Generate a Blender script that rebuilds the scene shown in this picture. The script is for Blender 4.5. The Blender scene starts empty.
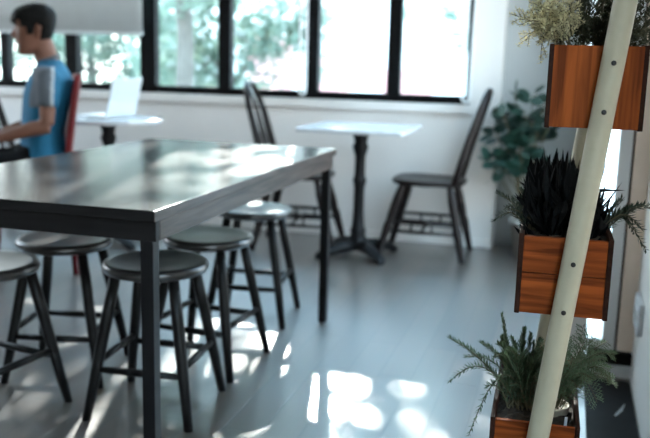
import bpy, bmesh, math, random
from mathutils import Vector, Matrix, noise
PI = math.pi
SC = bpy.context.scene
COL = SC.collection
rnd = random.Random(7)

# ------------------------------------------------------------------ materials
def nt(name):
    m = bpy.data.materials.new(name); m.use_nodes = True
    n = m.node_tree; b = n.nodes['Principled BSDF']
    return m, n, b

def mat(name, col, rough=.5, metal=0, var=.12, scale=12, spec=.5, coat=0, bump=0, trans=0):
    """plain painted / moulded surface with a little mottling"""
    m, n, b = nt(name)
    b.inputs['Roughness'].default_value = rough
    b.inputs['Metallic'].default_value = metal
    b.inputs['Specular IOR Level'].default_value = spec
    b.inputs['Coat Weight'].default_value = coat
    tc = n.nodes.new('ShaderNodeTexCoord')
    no = n.nodes.new('ShaderNodeTexNoise'); no.inputs['Scale'].default_value = scale; no.inputs['Detail'].default_value = 4
    n.links.new(tc.outputs['Object'], no.inputs['Vector'])
    r = n.nodes.new('ShaderNodeValToRGB')
    c0 = [max(0, c*(1-var)) for c in col]; c1 = [min(1, c*(1+var)) for c in col]
    r.color_ramp.elements[0].color = (*c0, 1); r.color_ramp.elements[1].color = (*c1, 1)
    r.color_ramp.elements[0].position = .3; r.color_ramp.elements[1].position = .7
    n.links.new(no.outputs['Fac'], r.inputs['Fac']); n.links.new(r.outputs['Color'], b.inputs['Base Color'])
    if bump:
        bp = n.nodes.new('ShaderNodeBump'); bp.inputs['Strength'].default_value = bump; bp.inputs['Distance'].default_value = .004
        n.links.new(no.outputs['Fac'], bp.inputs['Height']); n.links.new(bp.outputs['Normal'], b.inputs['Normal'])
    if trans:
        b.inputs['Subsurface Weight'].default_value = 0
        tr = n.nodes.new('ShaderNodeBsdfTranslucent'); mx = n.nodes.new('ShaderNodeMixShader')
        mx.inputs['Fac'].default_value = trans
        n.links.new(r.outputs['Color'], tr.inputs['Color'])
        n.links.new(b.outputs['BSDF'], mx.inputs[1]); n.links.new(tr.outputs['BSDF'], mx.inputs[2])
        n.links.new(mx.outputs['Shader'], n.nodes['Material Output'].inputs['Surface'])
    return m

def wood(name, dark, light, axis='Z', rough=.45, scale=1., bump=.15, spec=.5, coat=0, ior=1.5):
    """long-grained wood: noise stretched along one object axis"""
    m, n, b = nt(name)
    b.inputs['Roughness'].default_value = rough; b.inputs['Specular IOR Level'].default_value = spec
    b.inputs['Coat Weight'].default_value = coat; b.inputs['IOR'].default_value = ior
    tc = n.nodes.new('ShaderNodeTexCoord'); mp = n.nodes.new('ShaderNodeMapping')
    s = [26*scale]*3; s['XYZ'.index(axis)] = 1.6*scale
    mp.inputs['Scale'].default_value = s
    n.links.new(tc.outputs['Object'], mp.inputs['Vector'])
    no = n.nodes.new('ShaderNodeTexNoise'); no.inputs['Scale'].default_value = 2.2; no.inputs['Detail'].default_value = 6; no.inputs['Distortion'].default_value = .6
    n.links.new(mp.outputs['Vector'], no.inputs['Vector'])
    r = n.nodes.new('ShaderNodeValToRGB')
    r.color_ramp.elements[0].color = (*dark, 1); r.color_ramp.elements[1].color = (*light, 1)
    r.color_ramp.elements[0].position = .32; r.color_ramp.elements[1].position = .66
    n.links.new(no.outputs['Fac'], r.inputs['Fac']); n.links.new(r.outputs['Color'], b.inputs['Base Color'])
    bp = n.nodes.new('ShaderNodeBump'); bp.inputs['Strength'].default_value = bump; bp.inputs['Distance'].default_value = .002
    n.links.new(no.outputs['Fac'], bp.inputs['Height']); n.links.new(bp.outputs['Normal'], b.inputs['Normal'])
    return m

def floor_mat():
    m, n, b = nt('floor_boards')
    tc = n.nodes.new('ShaderNodeTexCoord'); mp = n.nodes.new('ShaderNodeMapping')
    mp.inputs['Rotation'].default_value = (0, 0, PI/2)
    n.links.new(tc.outputs['Object'], mp.inputs['Vector'])
    br = n.nodes.new('ShaderNodeTexBrick')
    br.inputs['Scale'].default_value = 1; br.inputs['Brick Width'].default_value = .95; br.inputs['Row Height'].default_value = .118
    br.inputs['Mortar Size'].default_value = .0035; br.inputs['Mortar Smooth'].default_value = .3; br.offset = .37
    br.inputs['Color1'].default_value = FLOOR_C1; br.inputs['Color2'].default_value = FLOOR_C2
    br.inputs['Mortar'].default_value = (.012, .010, .009, 1)
    n.links.new(mp.outputs['Vector'], br.inputs['Vector'])
    mp2 = n.nodes.new('ShaderNodeMapping'); mp2.inputs['Scale'].default_value = (30, 2, 1)
    n.links.new(tc.outputs['Object'], mp2.inputs['Vector'])
    no = n.nodes.new('ShaderNodeTexNoise'); no.inputs['Scale'].default_value = 2; no.inputs['Detail'].default_value = 5
    n.links.new(mp2.outputs['Vector'], no.inputs['Vector'])
    mx = n.nodes.new('ShaderNodeMix'); mx.data_type = 'RGBA'; mx.blend_type = 'MULTIPLY'
    mx.inputs['Factor'].default_value = .5
    n.links.new(br.outputs['Color'], mx.inputs[6]); n.links.new(no.outputs['Color'], mx.inputs[7])
    n.links.new(mx.outputs[2], b.inputs['Base Color'])
    b.inputs['IOR'].default_value = 2.7; b.inputs['Coat Weight'].default_value = .8; b.inputs['Coat Roughness'].default_value = .16; b.inputs['Coat IOR'].default_value = 1.5; b.inputs['Roughness'].default_value = FLOOR_ROUGH; b.inputs['Specular IOR Level'].default_value = FLOOR_SPEC
    bp = n.nodes.new('ShaderNodeBump'); bp.inputs['Strength'].default_value = .7; bp.inputs['Distance'].default_value = .003; bp.invert = True
    n.links.new(br.outputs['Fac'], bp.inputs['Height']); n.links.new(bp.outputs['Normal'], b.inputs['Normal'])
    return m

def glass_mat():
    m, n, b = nt('window_glass')
    tr = n.nodes.new('ShaderNodeBsdfTransparent'); tr.inputs['Color'].default_value = (.95, .975, .97, 1)
    gl = n.nodes.new('ShaderNodeBsdfGlossy'); gl.inputs['Roughness'].default_value = .02
    mx = n.nodes.new('ShaderNodeMixShader'); mx.inputs['Fac'].default_value = .05
    n.links.new(tr.outputs['BSDF'], mx.inputs[1]); n.links.new(gl.outputs['BSDF'], mx.inputs[2])
    n.links.new(mx.outputs['Shader'], n.nodes['Material Output'].inputs['Surface'])
    return m

FLOOR_C1 = (.075, .048, .032, 1); FLOOR_C2 = (.040, .027, .019, 1)
FLOOR_ROUGH = .44; FLOOR_SPEC = .5
M = {}
M['floor'] = floor_mat()
M['wall'] = mat('white_plaster', (.78, .75, .72), .75, var=.03, scale=3, bump=.08)
M['wallwhite'] = mat('bright_white_plaster', (.90, .89, .87), .75, var=.02, scale=3, bump=.08)
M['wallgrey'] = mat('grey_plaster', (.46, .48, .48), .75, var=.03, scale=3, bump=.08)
M['ceiling'] = mat('ceiling_paint', (.62, .63, .63), .9, var=.02)
M['backwall'] = mat('dim_wall_paint', (.62, .62, .61), .85, var=.05)
M['frame'] = mat('black_window_frame', (.003, .0032, .0035), .55, var=.1, spec=.1)
M['whiteframe'] = mat('white_joinery', (.72, .74, .75), .4, var=.03)
M['beige'] = mat('beige_joinery', (.84, .70, .59), .55, var=.05)
M['groove'] = mat('joint_shadow_gap', (.07, .045, .035), .8)
M['glass'] = glass_mat()
M['blind'] = mat('blind_fabric', (.58, .61, .61), .85, var=.03, trans=.08)
M['cord'] = mat('white_bead_cord', (.78, .8, .8), .4, var=.02)
M['tabletop'] = wood('dark_stained_tabletop', (.008, .0075, .0075), (.019, .0175, .017), 'X', .22, .9, .22, .6)
M['apron'] = wood('lit_brown_table_edge', (.024, .015, .012), (.095, .064, .052), 'Y', .38, 1.3, .3, .25)  # brown edge made lighter: light from the right put into the colour
M['front_edge'] = wood('black_table_edge', (.006, .0055, .0055), (.011, .010, .010), 'X', .45, 1, .2, .15)
M['steel'] = mat('dark_painted_steel', (.0065, .006, .0065), .4, 0, .15, 30, .2)
M['stoolseat'] = wood('black_stained_seat', (.012, .011, .011), (.030, .027, .026), 'X', .28, 1.4, .2, .75, ior=1.55)
M['stoolleg'] = wood('black_stained_leg', (.0055, .005, .005), (.012, .0105, .010), 'Z', .36, 1.4, .2, .18)
M['chair'] = wood('dark_brown_chair_wood', (.006, .0042, .004), (.017, .011, .010), 'Z', .34, 1.2, .2, .2)
M['iron'] = mat('black_cast_iron', (.006, .0055, .006), .5, .2, .2, 30, .2, bump=.2)
M['bistro'] = mat('pale_table_laminate', (.56, .58, .60), .14, var=.03, spec=.6)
M['red'] = mat('red_chair_paint', (.13, .014, .016), .5, var=.15, spec=.15)
M['white_plastic'] = mat('white_plastic', (.62, .65, .67), .35, var=.02)
M['keys'] = mat('pale_keys', (.62, .65, .68), .5, var=.1, scale=80)
M['cream'] = mat('cream_painted_tube', (.42, .385, .285), .36, var=.05, scale=20, spec=.35)
M['bolt'] = mat('dark_bolt', (.02, .02, .02), .4, .6)
M['box_v'] = wood('orange_box_wood_vertical', (.115, .025, .0060), (.34, .082, .017), 'Z', .5, 1.1, .25, .06)
M['box_h'] = wood('orange_box_wood_horizontal', (.105, .022, .0055), (.33, .076, .016), 'X', .5, 1.1, .25, .06)
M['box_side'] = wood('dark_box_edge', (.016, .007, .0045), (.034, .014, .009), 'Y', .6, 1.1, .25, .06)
M['soil'] = mat('potting_soil', (.030, .022, .016), .95, var=.6, scale=60, bump=1)
M['stem'] = mat('brown_green_stem', (.10, .085, .045), .7, var=.3)
M['needle'] = mat('needle_leaf', (.070, .105, .055), .55, var=.35, scale=40, trans=.2)
M['needle_dark'] = mat('dark_needle_leaf', (.022, .036, .022), .6, var=.35, scale=40, trans=.12)
M['fern'] = mat('fern_leaf', (.12, .185, .105), .55, var=.3, scale=40, trans=.3)
M['sunlit_leaf'] = mat('sunlit_cream_leaf', (.60, .54, .33), .6, var=.3, scale=60, trans=.25)  # cream leaves, paler still because the sun on them is put into the colour
M['olive_leaf'] = mat('olive_small_leaf', (.045, .050, .026), .6, var=.4, scale=60, trans=.2)
M['black_leaf'] = mat('blackish_leaf', (.0045, .005, .0052), .6, var=.5, scale=30, spec=.08)
M['big_leaf'] = mat('blue_green_leaf', (.010, .040, .028), .55, var=.3, scale=15, trans=.15)
M['terracotta'] = mat('clay_pot', (.35, .33, .30), .7, var=.1)
M['creampot'] = mat('cream_pot', (.40, .34, .25), .5, var=.06)
M['mat'] = mat('black_rubber', (.005, .005, .0055), .6, var=.3, scale=30, spec=.1)
M['scuff'] = mat('grey_scuff', (.25, .26, .27), .6)
M['skin'] = mat('skin', (.19, .078, .048), .55, var=.06, scale=20)
M['lip'] = mat('lip', (.28, .10, .08), .5)
M['eye'] = mat('eye', (.05, .04, .035), .2)
M['hair'] = mat('black_hair', (.006, .0055, .0055), .6, var=.4, scale=60, bump=.6, spec=.1)
M['shirt'] = mat('blue_jersey', (.010, .125, .23), .85, var=.15, scale=9, bump=.4)
M['panel'] = mat('grey_jersey_panel', (.10, .115, .135), .85, var=.1)
M['stripe'] = mat('pale_jersey_stripe', (.36, .40, .43), .8, var=.05)
M['trousers'] = mat('dark_trousers', (.008, .008, .009), .9, var=.3, spec=.1)
M['shoe'] = mat('dark_shoe', (.03, .03, .03), .6)
M['tree_leaf'] = mat('tree_leaf_green', (.185, .26, .21), .6, var=.3, scale=1.2, trans=.5)
M['tree_leaf2'] = mat('tree_leaf_teal', (.27, .41, .35), .6, var=.3, scale=1.2, trans=.5)
M['tree_leaf3'] = mat('tree_leaf_pale', (.24, .31, .26), .6, var=.25, scale=1.2, trans=.5)
M['bark'] = mat('bark', (.10, .095, .085), .9, var=.3)
M['paving'] = mat('pale_outside_paving', (.50, .50, .48), .9, var=.06)
M['house'] = mat('pale_render', (.78, .77, .76), .8, var=.04)
M['pink'] = mat('pink_panel', (.62, .30, .29), .7, var=.06)
M['blue'] = mat('blue_panel', (.30, .50, .62), .6, var=.06)

# ------------------------------------------------------------------ mesh helpers
def ob(name, bm, m, parent=None, smooth=False, bevel=0, autos=None):
    me = bpy.data.meshes.new(name)
    bmesh.ops.recalc_face_normals(bm, faces=bm.faces)
    bm.to_mesh(me); bm.free()
    for k in (m if isinstance(m, list) else [m]): me.materials.append(k)
    o = bpy.data.objects.new(name, me); COL.objects.link(o)
    if parent: o.parent = parent
    if smooth:
        for p in me.polygons: p.use_smooth = True
    if bevel:
        b = o.modifiers.new('bevel', 'BEVEL'); b.width = bevel; b.segments = 2; b.limit_method = 'ANGLE'; b.angle_limit = .6
    return o

def tag(o, label, cat, group=None, kind=None):
    o['label'] = label
    if cat: o['category'] = cat
    if group: o['group'] = group
    if kind: o['kind'] = kind
    return o

def thing(name, label, cat, loc=(0, 0, 0), rz=0, group=None):
    o = bpy.data.objects.new(name, None); COL.objects.link(o)
    o.location = loc; o.rotation_euler = (0, 0, rz); o.empty_display_size = .1
    return tag(o, label, cat, group)

def struct(o, label=None):
    o['kind'] = 'structure'
    if label: o['label'] = label
    return o

def box(bm, x0, x1, y0, y1, z0, z1, mi=0):
    v = [bm.verts.new((x, y, z)) for x in (x0, x1) for y in (y0, y1) for z in (z0, z1)]
    for q in ((0, 1, 3, 2), (4, 6, 7, 5), (0, 4, 5, 1), (2, 3, 7, 6), (0, 2, 6, 4), (1, 5, 7, 3)):
        bm.faces.new([v[i] for i in q]).material_index = mi
    return v

def boxes(*bs):
    bm = bmesh.new()
    for b in bs: box(bm, *b)
    return bm

def frame_of(d, up=Vector((0, 0, 1))):
    d = d.normalized()
    if abs(d.dot(up)) > .97: up = Vector((1, 0, 0))
    a = d.cross(up).normalized(); b = a.cross(d).normalized()
    return a, b

def tube(bm, pts, rad, seg=12, caps=True, mi=0):
    """round tube through points, rad one value or one (a,b) / value per point"""
    pts = [Vector(p) for p in pts]; rings = []
    pa = None
    for i, p in enumerate(pts):
        d = (pts[min(i+1, len(pts)-1)] - pts[max(i-1, 0)])
        if pa is None: a, b = frame_of(d)
        else:
            dn = d.normalized(); a = (pa - dn*pa.dot(dn)).normalized(); b = a.cross(dn).normalized()
        pa = a
        r = rad[i] if isinstance(rad, list) else rad
        ra, rb = r if isinstance(r, (list, tuple)) else (r, r)
        rings.append([bm.verts.new(p + a*ra*math.cos(2*PI*k/seg) + b*rb*math.sin(2*PI*k/seg)) for k in range(seg)])
    for r0, r1 in zip(rings, rings[1:]):
        for k in range(seg):
            bm.faces.new((r0[k], r0[(k+1) % seg], r1[(k+1) % seg], r1[k])).material_index = mi
    if caps:
        bm.faces.new(rings[0][::-1]).material_index = mi; bm.faces.new(rings[-1]).material_index = mi
    return rings

def lathe(bm, prof, seg=32, c=(0, 0, 0), sq=None):
    """profile of (radius, z) spun about z"""
    rings = []
    for r, z in prof:
        rings.append([bm.verts.new((c[0]+max(r, 1e-4)*math.cos(2*PI*k/seg), c[1]+max(r, 1e-4)*math.sin(2*PI*k/seg), c[2]+z)) for k in range(seg)])
    for r0, r1 in zip(rings, rings[1:]):
        for k in range(seg): bm.faces.new((r0[k], r0[(k+1) % seg], r1[(k+1) % seg], r1[k]))
    bm.faces.new(rings[0][::-1]); bm.faces.new(rings[-1])

def prism(bm, outline, z0, z1):
    lo = [bm.verts.new((x, y, z0)) for x, y in outline]; hi = [bm.verts.new((x, y, z1)) for x, y in outline]
    n = len(outline)
    for k in range(n): bm.faces.new((lo[k], lo[(k+1) % n], hi[(k+1) % n], hi[k]))
    bm.faces.new(lo[::-1]); bm.faces.new(hi)

def ellipsoid(bm, c, r, seg=16, mi=0):
    ret = bmesh.ops.create_uvsphere(bm, u_segments=seg, v_segments=seg//2+2, radius=1)
    for v in ret['verts']: v.co = Vector((c[0]+v.co.x*r[0], c[1]+v.co.y*r[1], c[2]+v.co.z*r[2]))
    return ret['verts']

def copy_thing(root, loc, rz, label, group=None):
    r = root.copy(); COL.objects.link(r); r.location = loc; r.rotation_euler = (0, 0, rz); r['label'] = label
    if group: r['group'] = group
    for ch in list(root.children):
        c = ch.copy(); COL.objects.link(c); c.parent = r
        for g in list(ch.children):
            d = g.copy(); COL.objects.link(d); d.parent = c
    return r

# ------------------------------------------------------------------ the room
YW, XR, CE = 5.18, .285, 3.15          # window wall, right wall, ceiling height
XL, YF = -5.4, -2.6
WX0, WX1, WZ0, WZ1 = -4.93, -.585, .873, 2.92
bm = boxes((XL-.2, XR+.2, YF-.2, 5.6, -.12, 0)); struct(ob('floor', bm, M['floor']), 'dark glossy plank floor')
bm = boxes((XL-.2, XR+.2, YF-.2, 5.6, CE, CE+.12)); struct(ob('ceiling', bm, M['ceiling']))
# window wall: below, above, left and right of the opening; the right end is the pillar corner
bm = boxes((XL, WX1, YW, YW+.2, 0, WZ0), (XL, WX1, YW, YW+.2, WZ1, CE), (XL, WX0, YW, YW+.2, WZ0, WZ1), (WX1, -.40, YW, YW+.2, 0, CE))
struct(ob('wall_back', bm, M['wall']), 'white wall under the black window frames')
bm = boxes((-.40, .065, 5.33, 5.53, 0, CE)); struct(ob('wall_recess', bm, M['wallgrey']), 'pale grey wall set back behind the plants')
bm = boxes((XL-.2, XL, YF, 3.3, 0, CE), (XL-.2, XL, 4.6, 5.38, 0, CE), (XL-.2, XL, 3.3, 4.6, 0, .9), (XL-.2, XL, 3.3, 4.6, 2.8, CE)); struct(ob('wall_left', bm, M['backwall']))  # unseen opening added here to bring daylight onto back and right walls
bm = boxes((XL, XR, YF-.2, YF, 0, CE)); struct(ob('wall_front', bm, M['backwall']))
SHY = .85
# right wall: solid beside the planter stand, shopfront glazing behind the camera, side window further on
bm = boxes((XR, XR+.15, 1.25, 3.13, 0, CE), (XR, XR+.15, YF, -1.6, 0, CE), (XR, XR+.15, -1.6, SHY, 0, .35), (XR, XR+.15, -1.6, SHY, 2.7, CE), (XR, XR+.15, SHY, 1.25, 0, CE))
struct(ob('wall_right', bm, M['wallwhite']), 'white wall beside the planter stand')
bm = boxes((.065, .122, 3.17, 3.40, 0, CE), (.065, .122, 4.70, 5.53, 0, CE), (.065, .122, 3.4, 4.7, 0, .12), (.065, .122, 3.4, 4.7, 2.3, CE))
struct(ob('wall_side', bm, M['wall']))

# black-framed window
wf = boxes((WX0, WX1, YW-.005, YW+.05, WZ0, WZ0+.048), (WX0, WX1, YW-.005, YW+.05, WZ1-.05, WZ1),
           (WX0, WX0+.07, YW, YW+.05, WZ0, WZ1), (WX1-.028, WX1, YW, YW+.05, WZ0, WZ1))
win = struct(ob('window_1', wf, M['frame']), 'long window in black frames')
MX = [(-4.40, .085), (-3.842, .062), (-3.309, .090), (-2.727, .112), (-2.177, .085), (-1.587, .088), (-1.057, .083)]
for x, w in MX:
    o = ob('mullion', boxes((x-w/2, x+w/2, YW-.012, YW+.05, WZ0, WZ1)), M['frame'], win); o.data.name = 'mullion'
xs = [WX0] + [m[0] for m in MX] + [WX1]
for a, b in zip(xs, xs[1:]):
    ob('pane', boxes((a, b, YW+.022, YW+.028, WZ0+.01, WZ1-.01)), M['glass'], win)
struct(ob('trim_1', boxes((WX0-.05, WX1+.02, YW-.028, YW, WZ0-.055, WZ0-.002)), M['wall'], bevel=.004), 'white ledge under the window frames')
struct(ob('baseboard_back', boxes((XL, -.40, YW-.010, YW, 0, .05)), M['wall'], bevel=.003))

# side window on the right beyond the doorway, white frame
sw = boxes((.07, .118, 3.4, 3.45, .12, 2.3), (.07, .118, 4.65, 4.7, .12, 2.3), (.07, .118, 4.02, 4.08, .12, 2.3), (.07, .118, 3.4, 4.7, .12, .18), (.07, .118, 3.4, 4.7, 2.24, 2.3))
sw = struct(ob('window_2', sw, M['whiteframe']), 'white-framed side window behind the planters')
ob('pane', boxes((.092, .098, 3.45, 4.02, .18, 2.24)), M['glass'], sw); ob('pane', boxes((.092, .098, 4.08, 4.65, .18, 2.24)), M['glass'], sw)
# shopfront glazing behind the camera
sf = boxes((XR+.05, XR+.1, -1.6, -1.53, .35, 2.7), (XR+.05, XR+.1, SHY-.07, SHY, .35, 2.7), (XR+.05, XR+.1, -.5, -.43, .35, 2.7), (XR+.05, XR+.1, -1.6, SHY, .35, .42), (XR+.05, XR+.1, -1.6, SHY, 2.63, 2.7))
sf = struct(ob('window_3', sf, M['frame']))
ob('pane', boxes((XR+.072, XR+.078, -1.53, SHY-.07, .42, 2.63)), M['glass'], sf)

# door at the end of the right wall: glass strip, white stile, gap, beige jamb, dark sill on a white step
d = struct(ob('door_1', boxes((.178, .222, 3.13, 3.19, .098, 2.5), (.12, .178, 3.14, 3.18, .098, .13), (.12, .30, 3.13, 3.19, 2.5, 2.58)), M['whiteframe'], bevel=.002), 'narrow glazed door with pale stile and jamb')
ob('pane', boxes((.12, .178, 3.157, 3.163, .13, 2.5)), M['glass'], d)
ob('jamb', boxes((.230, .285, 3.125, 3.19, .098, 2.5)), M['beige'], d, bevel=.002)
ob('gap_strip', boxes((.222, .230, 3.145, 3.19, .098, 2.5)), M['groove'], d)
ob('door_head', boxes((.12, .30, 3.13, 3.25, 2.58, CE)), M['wall'], d)
struct(ob('trim_2', boxes((.13, .285, 3.10, 3.20, .052, .097)), M['mat'], bevel=.004), 'dark sill at the foot of the door')
struct(ob('trim_3', boxes((.12, .285, 3.115, 3.20, 0, .052)), M['whiteframe'], bevel=.002), 'white step under the dark sill')

s = thing('wall_socket', 'white socket plate low on the white wall beside the planters', 'socket', (XR, 2.93, .30))
ob('plate', boxes((-.018, 0, -.085, .085, -.055, .055)), M['keys'], s, bevel=.004)
for k in (-1, 1):
    bm = bmesh.new(); lathe(bm, [(.022, 0), (.022, .004), (.018, .004), (.018, -.002)], 20)
    bmesh.ops.rotate(bm, verts=bm.verts, matrix=Matrix.Rotation(-PI/2, 3, 'Y')); bmesh.ops.translate(bm, verts=bm.verts, vec=(-.018, .036*k, 0))
    ob('outlet', bm, M['whiteframe'], s)

# rug-like black mat by the door
bm = bmesh.new(); out = []
X0, X1, Y0, Y1, R = .125, .279, 2.45, 3.06, .025
for cx, cy, a0 in ((X1-R, Y1-R, 0), (X0+R, Y1-R, PI/2), (X0+R, Y0+R, PI), (X1-R, Y0+R, 1.5*PI)):
    out += [(cx+R*math.cos(a0+t*PI/10), cy+R*math.sin(a0+t*PI/10)) for t in range(6)]
prism(bm, out, 0, .012)
fm = tag(ob('floor_mat', bm, M['mat'], bevel=.003), 'black rubber mat on the floor in front of the dark door sill', 'mat')
bm = bmesh.new()
tube(bm, [(.215, 2.72, .0125), (.235, 2.77, .0128), (.25, 2.83, .0125)], [(.004, .0006), (.006, .0008), (.002, .0005)], 8)
ob('scuff', bm, M['scuff'], fm)

# roller blind over the left panes, and two cord loops
rb = thing('roller_blind', 'pale grey roller blind lowered over the left window panes', 'blind', (-3.79, 5.085, 0))
bm = bmesh.new(); N = 40
vs = [[bm.verts.new((-1.075+2.145*i/N, .003*math.sin(i*.8)+.002*math.sin(i*2.1), z)) for i in range(N+1)] for z in (1.26, 1.8, 2.35, 2.94)]
for r0, r1 in zip(vs, vs[1:]):
    for i in range(N): bm.faces.new((r0[i], r0[i+1], r1[i+1], r1[i]))
o = ob('fabric', bm, M['blind'], rb, smooth=True); so = o.modifiers.new('s', 'SOLIDIFY'); so.thickness = .002
ob('bottom_rail', boxes((-1.08, 1.075, -.008, .008, 1.243, 1.264)), M['blind'], rb, bevel=.004)
bm = bmesh.new(); tube(bm, [(-1.1, 0, 2.98), (1.09, 0, 2.98)], .035, 20); ob('roller_tube', bm, M['whiteframe'], rb)
for x, zb, lab in ((-1.62, .895, 'white bead cord loop hanging in front of the middle mullion'), (-.60, .885, 'white cord loop hanging at the right edge of the window')):
    bm = bmesh.new(); w = .021
    lean = .0 if x < -1 else .035
    pts = [(-w+lean, 0, 2.95)] + [(-w+lean*max(0, (z-.95)/2), 0, z) for z in (2.4, 1.8, 1.3, 1.0)] + \
          [(w*math.cos(a), 0, zb+.03+w*1.3*math.sin(a)) for a in [PI+PI*k/8 for k in range(9)]] + \
          [(w+lean*max(0, (z-.95)/2), 0, z) for z in (1.0, 1.3, 1.8, 2.4)] + [(w+lean, 0, 2.95)]
    tube(bm, pts, .0085 if x < -1 else .009, 8)
    o = tag(ob('blind_cord', bm, M['cord'], smooth=True), lab, 'cord', 'blind cords'); o.location = (x, 5.10, 0)

# ------------------------------------------------------------------ long table
TX0, TX1, TY0, TY1 = -1.80, -.932, 1.79, 3.428
t = thing('dining_table', 'long dark-topped table on slim square legs with stools under it', 'table', ((TX0+TX1)/2, (TY0+TY1)/2, 0))
hx, hy = (TX1-TX0)/2, (TY1-TY0)/2
bm = boxes((-hx, hx, -hy, hy, .722, .75)); bm.normal_update()
for fc in bm.faces:
    c = fc.calc_center_median()
    fc.material_index = 1 if abs(abs(c.x)-hx) < .001 else (2 if abs(abs(c.y)-hy) < .001 else 0)  # side faces take the lighter edge colour that carries the light
ob('tabletop', bm, [M['tabletop'], M['apron'], M['front_edge']], t, bevel=.003)
ap = .672
ob('apron', boxes((-hx+.002, hx-.002, -hy+.010, -hy+.032, ap, .722)), M['front_edge'], t, bevel=.002)
ob('apron', boxes((-hx+.012, hx-.012, hy-.042, hy-.02, ap, .722)), M['front_edge'], t, bevel=.002)
ob('apron', boxes((hx-.024, hx-.002, -hy+.032, hy-.042, ap, .722)), M['apron'], t, bevel=.002)
ob('apron', boxes((-hx+.002, -hx+.024, -hy+.032, hy-.042, ap, .722)), M['apron'], t, bevel=.002)
LW = .034
for sx in (-1, 1):
    for sy in (-1, 1):
        cx = sx*(hx-.012-LW/2); cy = (-hy+.012+LW/2) if sy < 0 else (hy-.026-LW/2)
        lg = ob('leg', boxes((cx-LW/2, cx+LW/2, cy-LW/2, cy+LW/2, .006, .722)), M['steel'], t, bevel=.002)
        ob('foot_pad', boxes((cx-LW/2+.003, cx+LW/2-.003, cy-LW/2+.003, cy+LW/2-.003, 0, .008)), M['mat'], lg)

# ------------------------------------------------------------------ stools
def make_stool(label):
    st = thing('stool', label, 'stool', group='dark stools at the long table')
    bm = bmesh.new()
    R = .1665
    lathe(bm, [(r_, z_+.0235) for r_, z_ in [(.001, .424), (R-.02, .424), (R-.006, .429), (R, .439), (R-.001, .449), (R-.006, .456), (R-.014, .4585), (R-.03, .4575), (R*.6, .453), (R*.3, .4515), (.001, .451)]], 48)
    ob('seat', bm, M['stoolseat'], st, smooth=True)
    tops, feet = [], []
    for a in (45, 135, 225, 315):
        c, s_ = math.cos(math.radians(a)), math.sin(math.radians(a))
        tp, ft = Vector((c*.132, s_*.132, .453)), Vector((c*.235, s_*.235, 0)); tops.append(tp); feet.append(ft)
        bm = bmesh.new()
        tube(bm, [ft, ft.lerp(tp, .3), ft.lerp(tp, .7), tp], [.0145, .0175, .0185, .017], 10)
        for v in bm.verts:
            if v.co.z < .012: v.co.z = 0
        ob('leg', bm, M['stoolleg'], st, smooth=True)
    for i in range(4):
        j = (i+1) % 4; h = .158 if i % 2 == 0 else .180
        k = h/.453
        a, b = feet[i].lerp(tops[i], k), feet[j].lerp(tops[j], k)
        bm = bmesh.new(); tube(bm, [a, a.lerp(b, .5), b], [.0095, .0125, .0095], 10); ob('stretcher', bm, M['stoolleg'], st, smooth=True)
    return st
S0 = make_stool('dark round stool beside the near table leg, closest under the right table edge')
S0.location = (-1.216, 2.342, 0); S0.rotation_euler = (0, 0, .09)
G = 'dark stools at the long table'
copy_thing(S0, (-1.228, 2.774, 0), -.05, 'dark round stool second along under the right table edge', G)
copy_thing(S0, (-1.276, 3.37, 0), .12, 'dark round stool furthest back, by the far end of the table', G)
copy_thing(S0, (-1.665, 2.53, 0), .22, 'dark round stool on the table\'s far side, seen whole behind the front ones', G)
copy_thing(S0, (-1.690, 2.13, 0), -.16, 'dark round stool cut off by the left edge of the photo', G)

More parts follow.
